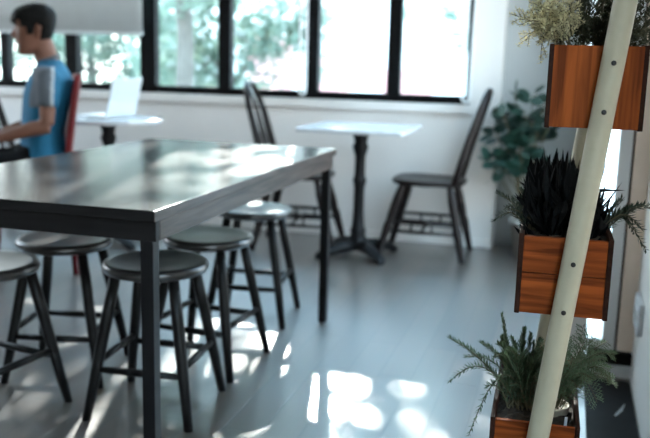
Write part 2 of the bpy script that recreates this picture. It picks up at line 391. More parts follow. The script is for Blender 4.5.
# ------------------------------------------------------------------ spindle-back chairs
def make_chair(label):
    c = thing('spindle_back_chair', label, 'chair', group='dark spindle-back chairs at the small tables')
    out = []
    for k in range(36):
        a = 2*PI*k/36; ca, sa = math.cos(a), math.sin(a)
        e = .62
        x = .215*math.copysign(abs(ca)**e, ca); y = .205*math.copysign(abs(sa)**e, sa)
        if x < 0: y *= .90
        out.append((x, y))
    bm = bmesh.new()
    for zz, sc in ((.425, .93),): pass
    lo = [bm.verts.new((x*.93, y*.93, .424)) for x, y in out]; mid = [bm.verts.new((x, y, .440)) for x, y in out]
    hi = [bm.verts.new((x*.97, y*.97, .453)) for x, y in out]; inn = [bm.verts.new((x*.6, y*.6, .444)) for x, y in out]
    n = len(out)
    for r0, r1 in ((lo, mid), (mid, hi), (hi, inn)):
        for k in range(n): bm.faces.new((r0[k], r0[(k+1) % n], r1[(k+1) % n], r1[k]))
    bm.faces.new(lo[::-1]); bm.faces.new(inn)
    ob('seat', bm, M['chair'], c, smooth=True)
    T, F = {}, {}
    for sx in (-1, 1):
        for sy in (-1, 1):
            tp = Vector((.135*sx, .14*sy, .432)); ft = Vector((.235*sx+(.02 if sx > 0 else 0), .195*sy, 0)); T[sx, sy] = tp; F[sx, sy] = ft
            bm = bmesh.new()
            prof = [(0, .016), (.08, .018), (.3, .023), (.42, .027), (.5, .021), (.55, .025), (.8, .026), (.93, .020), (1, .018)]
            tube(bm, [ft.lerp(tp, q) for q, r in prof], [r for q, r in prof], 12)
            ob('leg', bm, M['chair'], c, smooth=True)
    for sy in (-1, 1):
        bm = bmesh.new(); ends = []
        for h in (.155, .205):
            a = F[-1, sy].lerp(T[-1, sy], h/.43); b = F[1, sy].lerp(T[1, sy], h/.43); ends.append((a, b))
            tube(bm, [a, a.lerp(b, .5), b], [.008, .011, .008], 10)
        for q in (.36, .66):
            tube(bm, [ends[0][0].lerp(ends[0][1], q), ends[1][0].lerp(ends[1][1], q)], .007, 8)
        ob('stretcher', bm, M['chair'], c, smooth=True)
    bm = bmesh.new(); a = (F[-1, -1].lerp(T[-1, -1], .4)+F[1, -1].lerp(T[1, -1], .4))/2; b = Vector((a.x, -a.y, a.z))
    tube(bm, [a, a.lerp(b, .5), b], [.008, .012, .008], 10); ob('stretcher', bm, M['chair'], c, smooth=True)
    def back(y, z):           # a point of the raked back plane
        q = (z-.45)/.52
        return Vector((-.165-.13*q-.02*q*q, y, z))
    bm = bmesh.new(); pts = []
    for k in range(25):
        t_ = PI*k/24
        y = .175*math.copysign(abs(math.cos(t_))**.75, math.cos(t_))*(1+.06*math.sin(t_)); z = .445+.525*math.sin(t_)**.72
        pts.append(back(y, z))
    tube(bm, pts, [(.016, .018)]*25, 12); ob('bow', bm, M['chair'], c, smooth=True)
    # pierced splat
    bm = bmesh.new(); hw = [.024, .027, .035, .041, .040, .031, .024, .026, .032, .028]
    zs = [.445+.50*i/9 for i in range(10)]
    for side in (-1, 1):
        prev = None
        for i, (z, w) in enumerate(zip(zs, hw)):
            inner = .018*math.sin(PI*max(0, min(1, (i-2)/4))) if 2 <= i <= 6 else 0
            p0, p1 = back(side*inner, z), back(side*w, z)
            ring = [bm.verts.new(p0+Vector((.006, 0, 0))), bm.verts.new(p1+Vector((.006, 0, 0))), bm.verts.new(p1-Vector((.006, 0, 0))), bm.verts.new(p0-Vector((.006, 0, 0)))]
            if prev:
                for k in range(4): bm.faces.new((prev[k], prev[(k+1) % 4], ring[(k+1) % 4], ring[k]))
            else: bm.faces.new(ring[::-1])
            prev = ring
        bm.faces.new(prev)
    ob('splat', bm, M['chair'], c)
    for y in (-.105, .105):
        ztop = .445+.525*math.sin(math.acos(min(1, (abs(y)*1.12/.18)**(1/.75))))**.72-.006
        bm = bmesh.new(); tube(bm, [back(y*.9, .445), back(y, (.45+ztop)/2), back(y*1.12, ztop)], [.0065, .009, .0055], 8); ob('spindle', bm, M['chair'], c, smooth=True)
    return c
C0 = make_chair('dark spindle-back chair on the right, facing the square pedestal table')
C0.location = (-.755, 4.885, 0); C0.rotation_euler = (0, 0, PI)
GC = 'dark spindle-back chairs at the small tables'
copy_thing(C0, (-1.535, 4.80, 0), .10, 'dark spindle-back chair left of the square pedestal table, behind the long table', GC)
copy_thing(C0, (-3.40, 4.80, 0), .30, 'dark spindle-back chair at the left edge, in front of the seated man', GC)

# ------------------------------------------------------------------ pedestal tables
def pedestal(name, label, loc, square, rz):
    p = thing(name, label, 'table', loc, rz, 'small pedestal tables by the window')
    bm = bmesh.new()
    if square:
        h, r = .30, .02; out = []
        for cx, cy, a0 in ((h-r, h-r, 0), (-h+r, h-r, PI/2), (-h+r, -h+r, PI), (h-r, -h+r, 1.5*PI)):
            out += [(cx+r*math.cos(a0+q*PI/8), cy+r*math.sin(a0+q*PI/8)) for q in range(5)]
    else:
        out = [(.315*math.cos(2*PI*k/56), .315*math.sin(2*PI*k/56)) for k in range(56)]
    prism(bm, out, .728, .75); ob('tabletop', bm, M['bistro'], p, bevel=.004)
    bm = bmesh.new()
    lathe(bm, [(.075, .05), (.066, .075), (.050, .10), (.042, .13), (.048, .15), (.037, .17), (.031, .26), (.030, .40), (.037, .43), (.042, .445), (.034, .46), (.031, .48), (.031, .58), (.040, .61), (.047, .635), (.036, .66), (.042, .69), (.055, .71), (.10, .718), (.10, .728), (.01, .728)], 24)
    ob('column', bm, M['iron'], p, smooth=True)
    bm = bmesh.new()
    lathe(bm, [(.02, .04), (.06, .045), (.062, .075), (.045, .085), (.02, .085)], 24)
    for k in range(4):
        a = PI/4 + k*PI/2; dx, dy = math.cos(a), math.sin(a)
        tube(bm, [(dx*.03, dy*.03, .062), (dx*.12, dy*.12, .058), (dx*.20, dy*.20, .040), (dx*.255, dy*.255, .022), (dx*.27, dy*.27, .012)], [(.045, .036), (.042, .034), (.036, .026), (.032, .018), (.022, .008)], 12)
        tube(bm, [(dx*.255, dy*.255, 0), (dx*.255, dy*.255, .02)], .02, 12)
    ob('pedestal_base', bm, M['iron'], p, smooth=True)
    return p
pedestal('pedestal_table', 'pale square pedestal table under the window, between two dark chairs', (-1.13, 4.68, 0), True, 0)
pedestal('pedestal_table', 'pale round pedestal table with a laptop, behind the seated man', (-2.60, 4.43, 0), False, .2)

lp = thing('laptop', 'white open laptop on the pale round table', 'laptop', (-2.545, 4.47, .75), -.06)
ob('keyboard_base', boxes((-.22, .0, -.155, .155, .001, .016)), M['white_plastic'], lp, bevel=.004)
ob('keys', boxes((-.13, -.02, -.14, .14, .016, .0175)), M['keys'], lp)
bm = boxes((-.005, .005, -.155, .155, 0, .225)); bmesh.ops.rotate(bm, verts=bm.verts, matrix=Matrix.Rotation(math.radians(14), 3, 'Y')); bmesh.ops.translate(bm, verts=bm.verts, vec=(.004, 0, .012))
ob('screen', bm, M['white_plastic'], lp, bevel=.003)
bm = boxes((-.09, .09, -.05, .05, 0, .006)); o = tag(ob('notepad', bm, M['white_plastic'], bevel=.001), 'flat white pad lying on the pale round table left of the laptop', 'notepad'); o.location = (-2.74, 4.24, .75); o.rotation_euler = (0, 0, .3)

# ------------------------------------------------------------------ the seated man and his chair
MANROT = math.radians(34)
rc = thing('red_chair', 'red chair under the seated man in the blue shirt', 'chair', (-2.62, 3.75, 0), MANROT)
bm = bmesh.new(); prev = None
secs = []
for i in range(9):
    q = i/8; z = .47+.54*q; xb = .155+.055*q+.02*q*q - .0*q
    row = []
    for y in [-.20+.40*j/8 for j in range(9)]:
        w = (.20 if q < .85 else .20*math.sqrt(max(.2, 1-((q-.85)/.3)**2)))/.20
        row.append((xb-.018+.035*(y/.2)**2*-.5, y*w, z))
    secs.append(row)
for off in (0, .026):
    g = [[bm.verts.new((x+off, y, z)) for x, y, z in r] for r in secs]
    for r0, r1 in zip(g, g[1:]):
        for j in range(8): bm.faces.new((r0[j], r0[j+1], r1[j+1], r1[j]))
    if off == 0: gf = g
def bridge(a, b):
    for j in range(len(a)-1): bm.faces.new((a[j], a[j+1], b[j+1], b[j]))
bridge(gf[0], g[0]); bridge(gf[-1], g[-1]); bridge([r[0] for r in gf], [r[0] for r in g]); bridge([r[-1] for r in gf], [r[-1] for r in g])
ob('backrest', bm, M['red'], rc, smooth=True, bevel=.003)
ob('seat', boxes((-.24, .19, -.21, .21, .425, .452)), M['red'], rc, bevel=.01)
for sx in (-1, 1):
    for sy in (-1, 1):
        bm = bmesh.new(); tube(bm, [(.20*sx-.025, .185*sy, 0), (.17*sx-.025, .165*sy, .428)], [.014, .019], 10); ob('leg', bm, M['red'], rc, smooth=True)

def remesh(bm, name, mats, voxel, smooth_it=6, parent=None):
    me = bpy.data.meshes.new(name); bmesh.ops.recalc_face_normals(bm, faces=bm.faces); bm.to_mesh(me); bm.free()
    o = bpy.data.objects.new(name, me); COL.objects.link(o)
    r = o.modifiers.new('r', 'REMESH'); r.mode = 'VOXEL'; r.voxel_size = voxel
    s_ = o.modifiers.new('s', 'SMOOTH'); s_.iterations = smooth_it; s_.factor = .5
    dg = bpy.context.evaluated_depsgraph_get(); dg.update()
    new = bpy.data.meshes.new_from_object(o.evaluated_get(dg))
    bpy.data.objects.remove(o); bpy.data.meshes.remove(me)
    new.name = name; new.materials.clear()
    for m in mats: new.materials.append(m)
    for p in new.polygons: p.use_smooth = True
    o = bpy.data.objects.new(name, new); COL.objects.link(o)
    if parent: o.parent = parent
    return o

PX, PY = -2.62, 3.75             # everything of the man below is in world metres minus this base
def rings(bm, lv, seg=20):
    """closed loft of ellipses (cx, cy, z, rx, ry)"""
    rr = []
    for cx, cy, z, rx, ry in lv:
        rr.append([bm.verts.new((cx+rx*math.cos(2*PI*k/seg), cy+ry*math.sin(2*PI*k/seg), z)) for k in range(seg)])
    for r0, r1 in zip(rr, rr[1:]):
        for k in range(seg): bm.faces.new((r0[k], r0[(k+1) % seg], r1[(k+1) % seg], r1[k]))
    bm.faces.new(rr[0][::-1]); bm.faces.new(rr[-1])
man = thing('person', 'man in a blue sports shirt sitting in profile on a red chair', 'person', (PX, PY, 0), MANROT)
TOR = [(.03, 0, .465, .10, .16), (.035, 0, .53, .108, .175), (.032, 0, .62, .095, .165), (.036, 0, .72, .090, .158), (.050, 0, .82, .098, .168), (.070, 0, .91, .110, .180), (.082, 0, .98, .100, .185), (.088, 0, 1.03, .072, .150), (.088, 0, 1.06, .05, .08)]
def arm_pts(s):
    near = s < 0
    sh = Vector((.070, .178*s, 1.000)); el = Vector((.058, .205*s, .768)); wr = Vector((-.165, .160*s, .700)); kn = Vector((-.235, .150*s, .680))
    return sh, el, wr, kn
def limbs(bm, grow=0):
    for s in (-1, 1):
        sh, el, wr, kn = arm_pts(s)
        tube(bm, [sh-Vector((.02, .05*s, -.0)), sh, sh.lerp(el, .5), el], [.040, .045, .041, .036], 14)
        tube(bm, [el+Vector((.012, 0, -.008)), el.lerp(wr, .3), wr], [.036, .038, .026], 14)
    return
HX, HZ = .012, 1.222               # middle of the head (relative), facing -X and a little down
def head_levels():
    return [(-.116, .070, .010, .022), (-.108, .088, -.012, .036), (-.090, .094, -.035, .048), (-.074, .088, -.048, .055), (-.060, .094, -.056, .059), (-.050, .090, -.062, .061),
            (-.040, .095, -.068, .063), (-.026, .092, -.074, .066), (-.006, .092, -.084, .070), (.012, .088, -.092, .072), (.026, .084, -.096, .074), (.040, .092, -.099, .0755),
            (.062, .090, -.100, .0765), (.085, .076, -.092, .073), (.102, .052, -.074, .060), (.114, .020, -.042, .038), (.118, -.005, -.015, .010)]
TILT = Matrix.Rotation(math.radians(-6), 4, 'Y')
def hp(u, y, z):                   # head-local (forward, side, up) to the man's frame
    v = TILT @ Vector((-u, y, z)); return Vector((HX+v.x, v.y, HZ+v.z))
def head(bm):
    seg = 28; rr = []
    for z, f, b, w in head_levels():
        c, h = (f+b)/2, (f-b)/2
        ring = []
        for k in range(seg):
            a = 2*PI*k/seg; ca, sa = math.cos(a), math.sin(a)
            ring.append(bm.verts.new(hp(c+h*math.copysign(abs(ca)**.85, ca), w*math.copysign(abs(sa)**.9, sa), z)))
        rr.append(ring)
    for r0, r1 in zip(rr, rr[1:]):
        for k in range(seg): bm.faces.new((r0[k], r0[(k+1) % seg], r1[(k+1) % seg], r1[k]))
    bm.faces.new(rr[0][::-1]); bm.faces.new(rr[-1])
    tube(bm, [hp(.082, 0, .030), hp(.094, 0, .010), hp(.106, 0, -.010), hp(.103, 0, -.022), hp(.085, 0, -.026)], [.007, .009, .0125, .013, .010], 10)   # nose
    for s in (-1, 1):
        tube(bm, [hp(-.012, .071*s, -.030), hp(-.020, .078*s, -.005), hp(-.020, .080*s, .020), hp(-.010, .074*s, .030)], [(.006, .008), (.008, .014), (.008, .016), (.006, .008)], 10)   # ear
    tube(bm, [(.085, 0, 1.01), (.068, 0, 1.09), (.042, 0, 1.17)], [(.062, .062), (.056, .056), (.058, .058)], 18)   # neck
bm = bmesh.new()
rings(bm, [(c, y, z, rx-.014, ry-.014) for c, y, z, rx, ry in TOR]); limbs(bm); head(bm)
for s in (-1, 1):
    hip = Vector((0, .095*s, .545)); knee = Vector((-.42, .125*s, .535)); ank = Vector((-.40, .125*s, .10))
    tube(bm, [hip+Vector((.05, 0, 0)), hip.lerp(knee, .4), knee], [.085, .072, .052], 16)
    tube(bm, [knee+Vector((-.01, 0, 0)), knee.lerp(ank, .3), ank, ank-Vector((0, 0, .06))], [.05, .052, .036, .034], 14)
    tube(bm, [ank+Vector((.05, 0, -.06)), ank+Vector((-.06, 0, -.06)), ank+Vector((-.17, 0, -.075))], [(.03, .032), (.038, .03), (.034, .02)], 12)
    sh, el, wr, kn = arm_pts(s)                                   # hand: palm, four bent fingers, thumb, lying on the thigh
    d = (kn-wr).normalized(); side = Vector((0, -s, 0)); dn = d.cross(side).normalized()
    if dn.z > 0: dn = -dn
    tube(bm, [wr-d*.01, wr+d*.04, wr+d*.085], [(.024, .018), (.038, .016), (.040, .014)], 14)
    for i, L in enumerate((.068, .078, .072, .056)):
        b0 = wr+d*.075+side*(.030-.020*i)
        b1 = b0+(d*.85+dn*.5).normalized()*L*.5; b2 = b1+(d*.4+dn*.9).normalized()*L*.3; b3 = b2+(dn*1.+d*.05).normalized()*L*.25
        tube(bm, [b0, b1, b2, b3], [.0088, .0085, .008, .0065], 8)
    b0 = wr+d*.02+side*.03; tube(bm, [b0, b0+side*.022+d*.025, b0+side*.026+d*.058+dn*.01], [.012, .010, .008], 8)
body = remesh(bm, 'body', [M['skin']], .0065, 5, man)
# trousers
bm = bmesh.new()
rings(bm, [(.04, 0, .456, .11, .172), (.035, 0, .52, .135, .186), (.022, 0, .60, .128, .176), (.018, 0, .655, .122, .168)])
for s in (-1, 1):
    hip = Vector((0, .095*s, .545)); knee = Vector((-.42, .125*s, .535)); ank = Vector((-.40, .125*s, .10))
    tube(bm, [hip+Vector((.05, 0, 0)), hip.lerp(knee, .4), knee], [.093, .084, .066], 16)
    tube(bm, [knee, knee.lerp(ank, .4), ank], [.066, .060, .052], 16)
remesh(bm, 'trousers', [M['trousers']], .009, 4, man)
# shirt: torso and short sleeves; the grey raglan panel and stripe follow the sleeve
bm = bmesh.new()
rings(bm, [(.034, 0, .585, .125, .196), (.034, 0, .62, .115, .190), (.036, 0, .72, .108, .180), (.050, 0, .82, .114, .186), (.070, 0, .91, .125, .194), (.082, 0, .98, .114, .196), (.086, 0, 1.035, .082, .165), (.084, 0, 1.068, .062, .085), (.080, 0, 1.083, .060, .062)])
for s in (-1, 1):
    sh, el, wr, kn = arm_pts(s); hem = sh.lerp(el, .62)
    tube(bm, [sh-Vector((.03, .07*s, -.005)), sh+Vector((0, .004*s, .002)), sh.lerp(el, .3)+Vector((0, .004*s, 0)), hem], [.050, .056, .055, .054], 18)
shirt = remesh(bm, 'shirt', [M['shirt'], M['panel'], M['stripe']], .009, 4, man)
for p in shirt.data.polygons:
    c = p.center
    if abs(c.y) > .13 and c.z > .85:
        ax = .070-(1.0-c.z)*.05        # the sleeve's own axis
        u = c.x-ax
        if u < .012: p.material_index = 1
        elif u < .030: p.material_index = 2
bm = bmesh.new(); lathe(bm, [(.060, -.008), (.064, 0), (.060, .010), (.054, .010), (.054, -.008)], 28)
bmesh.ops.rotate(bm, verts=bm.verts, matrix=Matrix.Rotation(math.radians(-20), 3, 'Y')); bmesh.ops.translate(bm, verts=bm.verts, vec=(.076, 0, 1.083))
ob('collar', bm, M['panel'], man, smooth=True)
# hair: a shell over the skull with a lower edge that follows fringe, sideburn and nape
lv = [(-.075, .085, -.045, .054), (-.05, .088, -.066, .062), (-.02, .09, -.082, .068), (.0, .09, -.09, .072), (.02, .088, -.098, .076), (.04, .094, -.105, .079), (.06, .097, -.108, .081), (.08, .094, -.107, .081), (.097, .084, -.100, .077), (.113, .066, -.085, .066), (.126, .040, -.060, .046), (.134, .005, -.025, .018)]
bm = bmesh.new(); seg = 40; rr = []
for z, f, b, w in lv:
    c, h = (f+b)/2, (f-b)/2; ring = []
    for k in range(seg):
        a = 2*PI*k/seg; ca, sa = math.cos(a), math.sin(a)
        p = Vector((c+(h+.010)*math.copysign(abs(ca)**.85, ca), (w+.008)*math.copysign(abs(sa)**.9, sa), z))
        nz = noise.noise(p*45)*.006 + noise.noise(p*16)*.006
        p += Vector((p.x, p.y, 0)).normalized()*nz + Vector((0, 0, nz*.5))
        ring.append(bm.verts.new(hp(*p)))
    rr.append(ring)
for i, (r0, r1) in enumerate(zip(rr, rr[1:])):
    for k in range(seg):
        a = abs((2*PI*(k+.5)/seg+PI) % (2*PI)-PI)       # 0 = forehead, pi = nape
        cut = .052+.012*math.sin(k*1.7) if a < .95 else (.030 if a < 1.3 else (-.025 if a < 1.62 else (.02 if a < 1.95 else -.062)))
        if lv[i][0] >= cut-.012: bm.faces.new((r0[k], r0[(k+1) % seg], r1[(k+1) % seg], r1[k]))
bm.faces.new(rr[-1])
for v in [v for v in bm.verts if not v.link_faces]: bm.verts.remove(v)
h_ = ob('hair', bm, M['hair'], man, smooth=True)
so = h_.modifiers.new('s', 'SOLIDIFY'); so.thickness = .012; so.offset = -1
ss = h_.modifiers.new('u', 'SUBSURF'); ss.levels = 1; ss.render_levels = 1
for s in (-1, 1):
    bm = bmesh.new(); ellipsoid(bm, hp(.080, .030*s, .012), (.006, .011, .005), 12); ob('eye', bm, M['eye'], man, smooth=True)
    bm = bmesh.new(); tube(bm, [hp(.089, .016*s, .034), hp(.088, .032*s, .038), hp(.078, .048*s, .034)], [(.003, .004), (.003, .005), (.002, .003)], 8); ob('eyebrow', bm, M['hair'], man)
    bm = bmesh.new(); ank = Vector((-.40, .125*s, .04))
    tube(bm, [ank+Vector((.065, 0, 0)), ank+Vector((.03, 0, .005)), ank+Vector((-.08, 0, -.002)), ank+Vector((-.19, 0, -.014)), ank+Vector((-.21, 0, -.018))], [(.030, .034), (.042, .046), (.046, .040), (.042, .026), (.02, .016)], 14)
    for v in bm.verts: v.co.z = max(0, v.co.z)
    ob('shoe', bm, M['shoe'], man, smooth=True)
bm = bmesh.new(); tube(bm, [hp(.080, -.022, -.051), hp(.0935, 0, -.049), hp(.080, .022, -.051)], [(.002, .003), (.004, .007), (.002, .003)], 8); ob('lips', bm, M['lip'], man, smooth=True)

# ------------------------------------------------------------------ planter stand
PS = thing('plant_stand', 'cream slanted-pole plant stand with three bolted orange wooden planter boxes', 'plant stand', (-.056, 1.58, 0), math.radians(1.3))
def pole_x(z): return .1095*z      # lean of the poles
PL = .455                          # gap between the two poles
BOXES = [(-.0185+.056, .280, .428, 'h'), (.0125+.056, .649, .801, 'h'), (.0430+.056, 1.005, 1.152, 'v')]
for py in (0, PL):
    bm = bmesh.new(); tube(bm, [(pole_x(z), py, z) for z in (.012, .5, 1, 1.5, 1.72)], (.0205, .0205), 24)
    pl = ob('pole', bm, M['cream'], PS, smooth=True)
    e = pl.modifiers.new('e', 'EDGE_SPLIT')
    bm = bmesh.new(); tube(bm, [(pole_x(0), py, 0), (pole_x(.03), py, .03)], .0235, 20); ob('foot_cap', bm, M['mat'], pl, smooth=False)
    if py == 0:
        for z in (1.122, 1.037, .760, .668, .400, .330):
            bm = bmesh.new(); lathe(bm, [(.0046, 0), (.0046, .0028), (.003, .0036), (.001, .0036)], 14)
            bmesh.ops.rotate(bm, verts=bm.verts, matrix=Matrix.Rotation(PI/2, 3, 'X')); bmesh.ops.translate(bm, verts=bm.verts, vec=(pole_x(z), -.0195, z))
            ob('bolt', bm, M['bolt'], pl, smooth=True)
bm = bmesh.new(); tube(bm, [(pole_x(1.66), 0, 1.66), (pole_x(1.66), PL, 1.66)], .016, 16); ob('cross_bar', bm, M['cream'], PS, smooth=True)
for py in (.02, PL-.02):
    bm = bmesh.new(); tube(bm, [(pole_x(1.66), py, 1.66), (.33, py, 1.66)], .010, 12); ob('wall_bracket', bm, M['cream'], PS, smooth=True)
W2 = .0855
for cx, z0, z1, g in BOXES:
    ya, yb = .0215, PL-.0215
    fm_ = M['box_v'] if g == 'v' else M['box_h']
    pb = ob('planter_box', boxes((cx-W2+.008, cx+W2-.008, ya+.012, yb-.012, z0+.004, z0+.016)), M['box_side'], PS)
    if g == 'h':
        zm = z0+.52*(z1-z0)
        ob('front_board', boxes((cx-W2+.0095, cx+W2-.0095, ya+.002, ya+.014, z0, zm-.0008)), fm_, pb, bevel=.0012)
        ob('front_board', boxes((cx-W2+.0095, cx+W2-.0095, ya+.002, ya+.014, zm+.0008, z1-.003)), fm_, pb, bevel=.0012)
    else:
        ob('front_board', boxes((cx-W2+.0075, cx+W2-.0075, ya, ya+.013, z0, z1)), fm_, pb, bevel=.0015)
    ob('back_board', boxes((cx-W2+.0095, cx+W2-.0095, yb-.014, yb-.002, z0, z1-.003)), fm_, pb, bevel=.0015)
    for s in (-1, 1):
        x0, x1 = (cx-W2, cx-W2+.0095) if s < 0 else (cx+W2-.0095, cx+W2)
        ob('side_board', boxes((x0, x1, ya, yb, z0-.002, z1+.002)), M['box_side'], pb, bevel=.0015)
    bm = bmesh.new(); n = 14; zz = z1-(.028 if z0 < .4 else .012)
    g_ = [[bm.verts.new((cx-W2+.0095+(2*W2-.019)*i/n, ya+.014+(yb-ya-.028)*j/n, zz+.010*noise.noise(Vector((i*.9, j*.9, z0*7)))+.004*rnd.random())) for i in range(n+1)] for j in range(n+1)]
    for r0, r1 in zip(g_, g_[1:]):
        for i in range(n): bm.faces.new((r0[i], r0[i+1], r1[i+1], r1[i]))
    o = ob('soil', bm, M['soil'], pb); o.modifiers.new('s', 'SOLIDIFY').thickness = .02

# ------------------------------------------------------------------ plants
def path(base, tip, sag, n=9, wob=.006, r=rnd):
    base, tip = Vector(base), Vector(tip); L = (tip-base).length
    off = Vector((r.uniform(-1, 1), r.uniform(-1, 1), 0))*wob
    return [base.lerp(tip, i/(n-1)) + Vector((0, 0, sag*L*math.sin(PI*i/(n-1)))) + off*math.sin(2*PI*i/(n-1)) for i in range(n)]
def along(pts, q):
    f = q*(len(pts)-1); i = min(int(f), len(pts)-2); return pts[i].lerp(pts[i+1], f-i), (pts[i+1]-pts[i]).normalized()
def blade(bm, p, d, L, w, curl=0, mi=0, nrm=None):
    """a narrow leaf with a raised midrib: base, two shoulders, keel, tip"""
    d = d.normalized(); a, b = frame_of(d)
    if nrm is not None: a = d.cross(nrm).normalized(); b = a.cross(d)
    m = p+d*L*.45+b*curl*L*.3; t_ = p+d*L+b*curl*L
    v = [bm.verts.new(x) for x in (p, m+a*w, m-b*w*.5, m-a*w, t_)]
    for q in ((0, 1, 2), (0, 2, 3), (1, 4, 2), (2, 4, 3)): bm.faces.new([v[i] for i in q]).material_index = mi
def needles(bm, pts, n, L, w, spread=55, start=.08, mi=0, r=rnd):
    for i in range(n):
        q = start+(1-start)*(i+r.random()*.6)/n
        p, d = along(pts, min(q, .999)); a, b = frame_of(d)
        ph = i*2.4+r.uniform(-.4, .4); out = a*math.cos(ph)+b*math.sin(ph)
        sp = math.radians(spread+r.uniform(-14, 14))*(1-.45*q)
        blade(bm, p, d*math.cos(sp)+out*math.sin(sp), L*r.uniform(.75, 1.15)*(1-.35*q**3), w, r.uniform(.1, .4), mi)
def plant(name, label, cat, loc):
    return thing(name, label, cat, loc)
def sprigs(root, tips, mleaf, nn=46, L=.016, w=.0013, sag=.12, spread=55, base_r=.012, z0=0, smr=.0013):
    bs, bl = bmesh.new(), bmesh.new()
    for tp, sg in tips:
        base = (rnd.uniform(-1, 1)*base_r, rnd.uniform(-1, 1)*base_r, z0)
        pts = path(base, tp, sg)
        tube(bs, pts, [smr*(1-.6*i/8) for i in range(9)], 5)
        ln = (Vector(tp)-Vector(base)).length
        needles(bl, pts, int(nn*ln/.12), L, w, spread)
    ob('stems', bs, M['stem'], root); ob('foliage', bl, mleaf, root)

# bottom box (z 0.415 soil)
r = plant('rosemary_plant', 'rosemary with long arching sprigs at the left of the lowest planter', 'plant', (-.055, 1.74, .405))
tips = [((-.158, .02, .125), .08), ((-.155, .03, .020), .38), ((-.100, -.03, -.072), .75), ((-.052, .05, .178), .02), ((-.092, .05, .112), .12), ((-.125, .06, .072), .22),
        ((.02, .0, .14), .05), ((-.03, -.03, .09), .2), ((.03, .06, .12), .1), ((-.05, .08, .12), .1), ((-.07, -.01, .035), .4), ((.0, .03, .10), .1), ((-.035, .02, .13), .08), ((-.02, -.04, .06), .3), ((.035, -.02, .10), .1), ((.01, .09, .13), .1)]
rq = random.Random(21)
tips += [((rq.uniform(-.06, .075), rq.uniform(-.05, .12), rq.uniform(.05, .135)), rq.uniform(.05, .3)) for _ in range(34)]
sprigs(r, tips, M['needle'], 78, .0165, .0019, base_r=.028, smr=.0017)
def fern(root, tips, mleaf, sub=16, subL=.034, seg=10, nl=.0075):
    bs, bl = bmesh.new(), bmesh.new()
    for tp, sg in tips:
        pts = path((rnd.uniform(-.012, .012), rnd.uniform(-.012, .012), 0), tp, sg)
        tube(bs, pts, [.0012*(1-.6*i/8) for i in range(9)], 5)
        side_up = Vector((rnd.uniform(-.5, .5), rnd.uniform(-.6, .2), 1)).normalized()
        for k in range(sub*2):
            q = .15+.84*(k/2+rnd.random()*.3)/sub
            p, d = along(pts, min(q, .99)); sd = d.cross(side_up).normalized()*(1 if k % 2 else -1)
            dd = (d*.55+sd*.85+Vector((rnd.uniform(-.15, .15), rnd.uniform(-.15, .15), rnd.uniform(-.1, .1)))).normalized()
            L = subL*(1-.75*(q-.15)**1.4)*rnd.uniform(.8, 1.15)
            sp = [p, p+dd*L*.5+Vector((0, 0, -.001)), p+dd*L+Vector((0, 0, -.004))]
            tube(bs, sp, [.0005, .0004, .0003], 4)
            for j in range(seg):
                pp, d2 = along(sp, .1+.89*j/seg); a, b = frame_of(d2); ph = j*2.1
                blade(bl, pp, d2*.7+(a*math.cos(ph)+b*math.sin(ph))*.75, nl*rnd.uniform(.7, 1.2), .0013, .2)
    ob('stems', bs, M['stem'], root); ob('fronds', bl, mleaf, root)
f = plant('asparagus_fern', 'feathery green fern in a cream pot, right end of the lowest planter', 'plant', (.018, 1.80, .405))
fern(f, [((.105, -.05, .125), .25), ((.062, -.02, .185), .08), ((.12, .02, .07), .5), ((.02, -.05, .18), .05), ((-.035, -.05, .165), .06), ((.085, -.07, .06), .5), ((.06, -.06, .14), .15), ((.0, .03, .16), .05), ((.10, .05, .15), .15), ((.045, -.07, .085), .3), ((-.02, -.07, .12), .15), ((.075, .02, .165), .1), ((.11, -.03, .10), .3), ((.09, -.06, .15), .2), ((.05, .04, .185), .05), ((.03, -.06, .15), .1), ((.0, -.06, .10), .2), ((.07, -.07, .11), .3), ((.115, .0, .14), .25), ((.08, .04, .13), .2)], M['fern'])
bm = bmesh.new(); lathe(bm, [(.001, -.08), (.026, -.08), (.034, .012), (.035, .014), (.035, .019), (.032, .019), (.031, .012), (.001, .010)], 28); ob('pot', bm, M['creampot'], f, smooth=True)
f.location = (.012, 1.745, .398)
for ch in f.children:
    pass
tg = tag(ob('plant_tag', boxes((-.003, .003, -.0006, .0006, -.03, .008)), M['white_plastic']), 'tiny white plant tag stuck in the lowest planter\'s soil', 'tag'); tg.location = (.040, 1.66, .418); tg.rotation_euler = (.15, 0, .3)

# middle box (soil z .79)
d_ = plant('spiky_dark_plant', 'dense blackish spiky-leaved plant filling the middle planter', 'plant', (-.002, 1.80, .785))
bl = bmesh.new()
rr2 = random.Random(4)
for i in range(900):
    x = rr2.uniform(-.066, .074); y = rr2.uniform(-.16, .16)
    k = x/.066
    top = .178*(1-.30*max(0, k)**1.5) if k > -.9 else .16
    h0 = rr2.uniform(0, top*.62)
    d0 = Vector((k*.40+rr2.uniform(-.55, .55), rr2.uniform(-.7, .5), rr2.uniform(.35, 1.2))).normalized()
    L = rr2.uniform(.05, .095)
    zt = h0+d0.z*L
    if zt > top+.012: L *= (top+.012-h0)/(zt-h0)
    if x+d0.x*L > .085-max(0, (h0+d0.z*L))*.28 and rr2.random() < .9: L *= .45
    if x+d0.x*L < -.078: L *= .5
    blade(bl, Vector((x, y, h0*.8-.01)), d0, max(.02, L), rr2.uniform(.005, .012), rr2.uniform(-.1, .35))
for i in range(160):        # low mass hanging over the right-hand board
    x, y, h0 = rr2.uniform(.035, .07), rr2.uniform(-.16, .02), rr2.uniform(-.005, .05)
    blade(bl, Vector((x, y, h0)), Vector((rr2.uniform(-.35, .35), rr2.uniform(-.5, .5), 1)).normalized(), rr2.uniform(.03, .055)*(1.25-(x-.035)*16), rr2.uniform(.006, .011), .2)
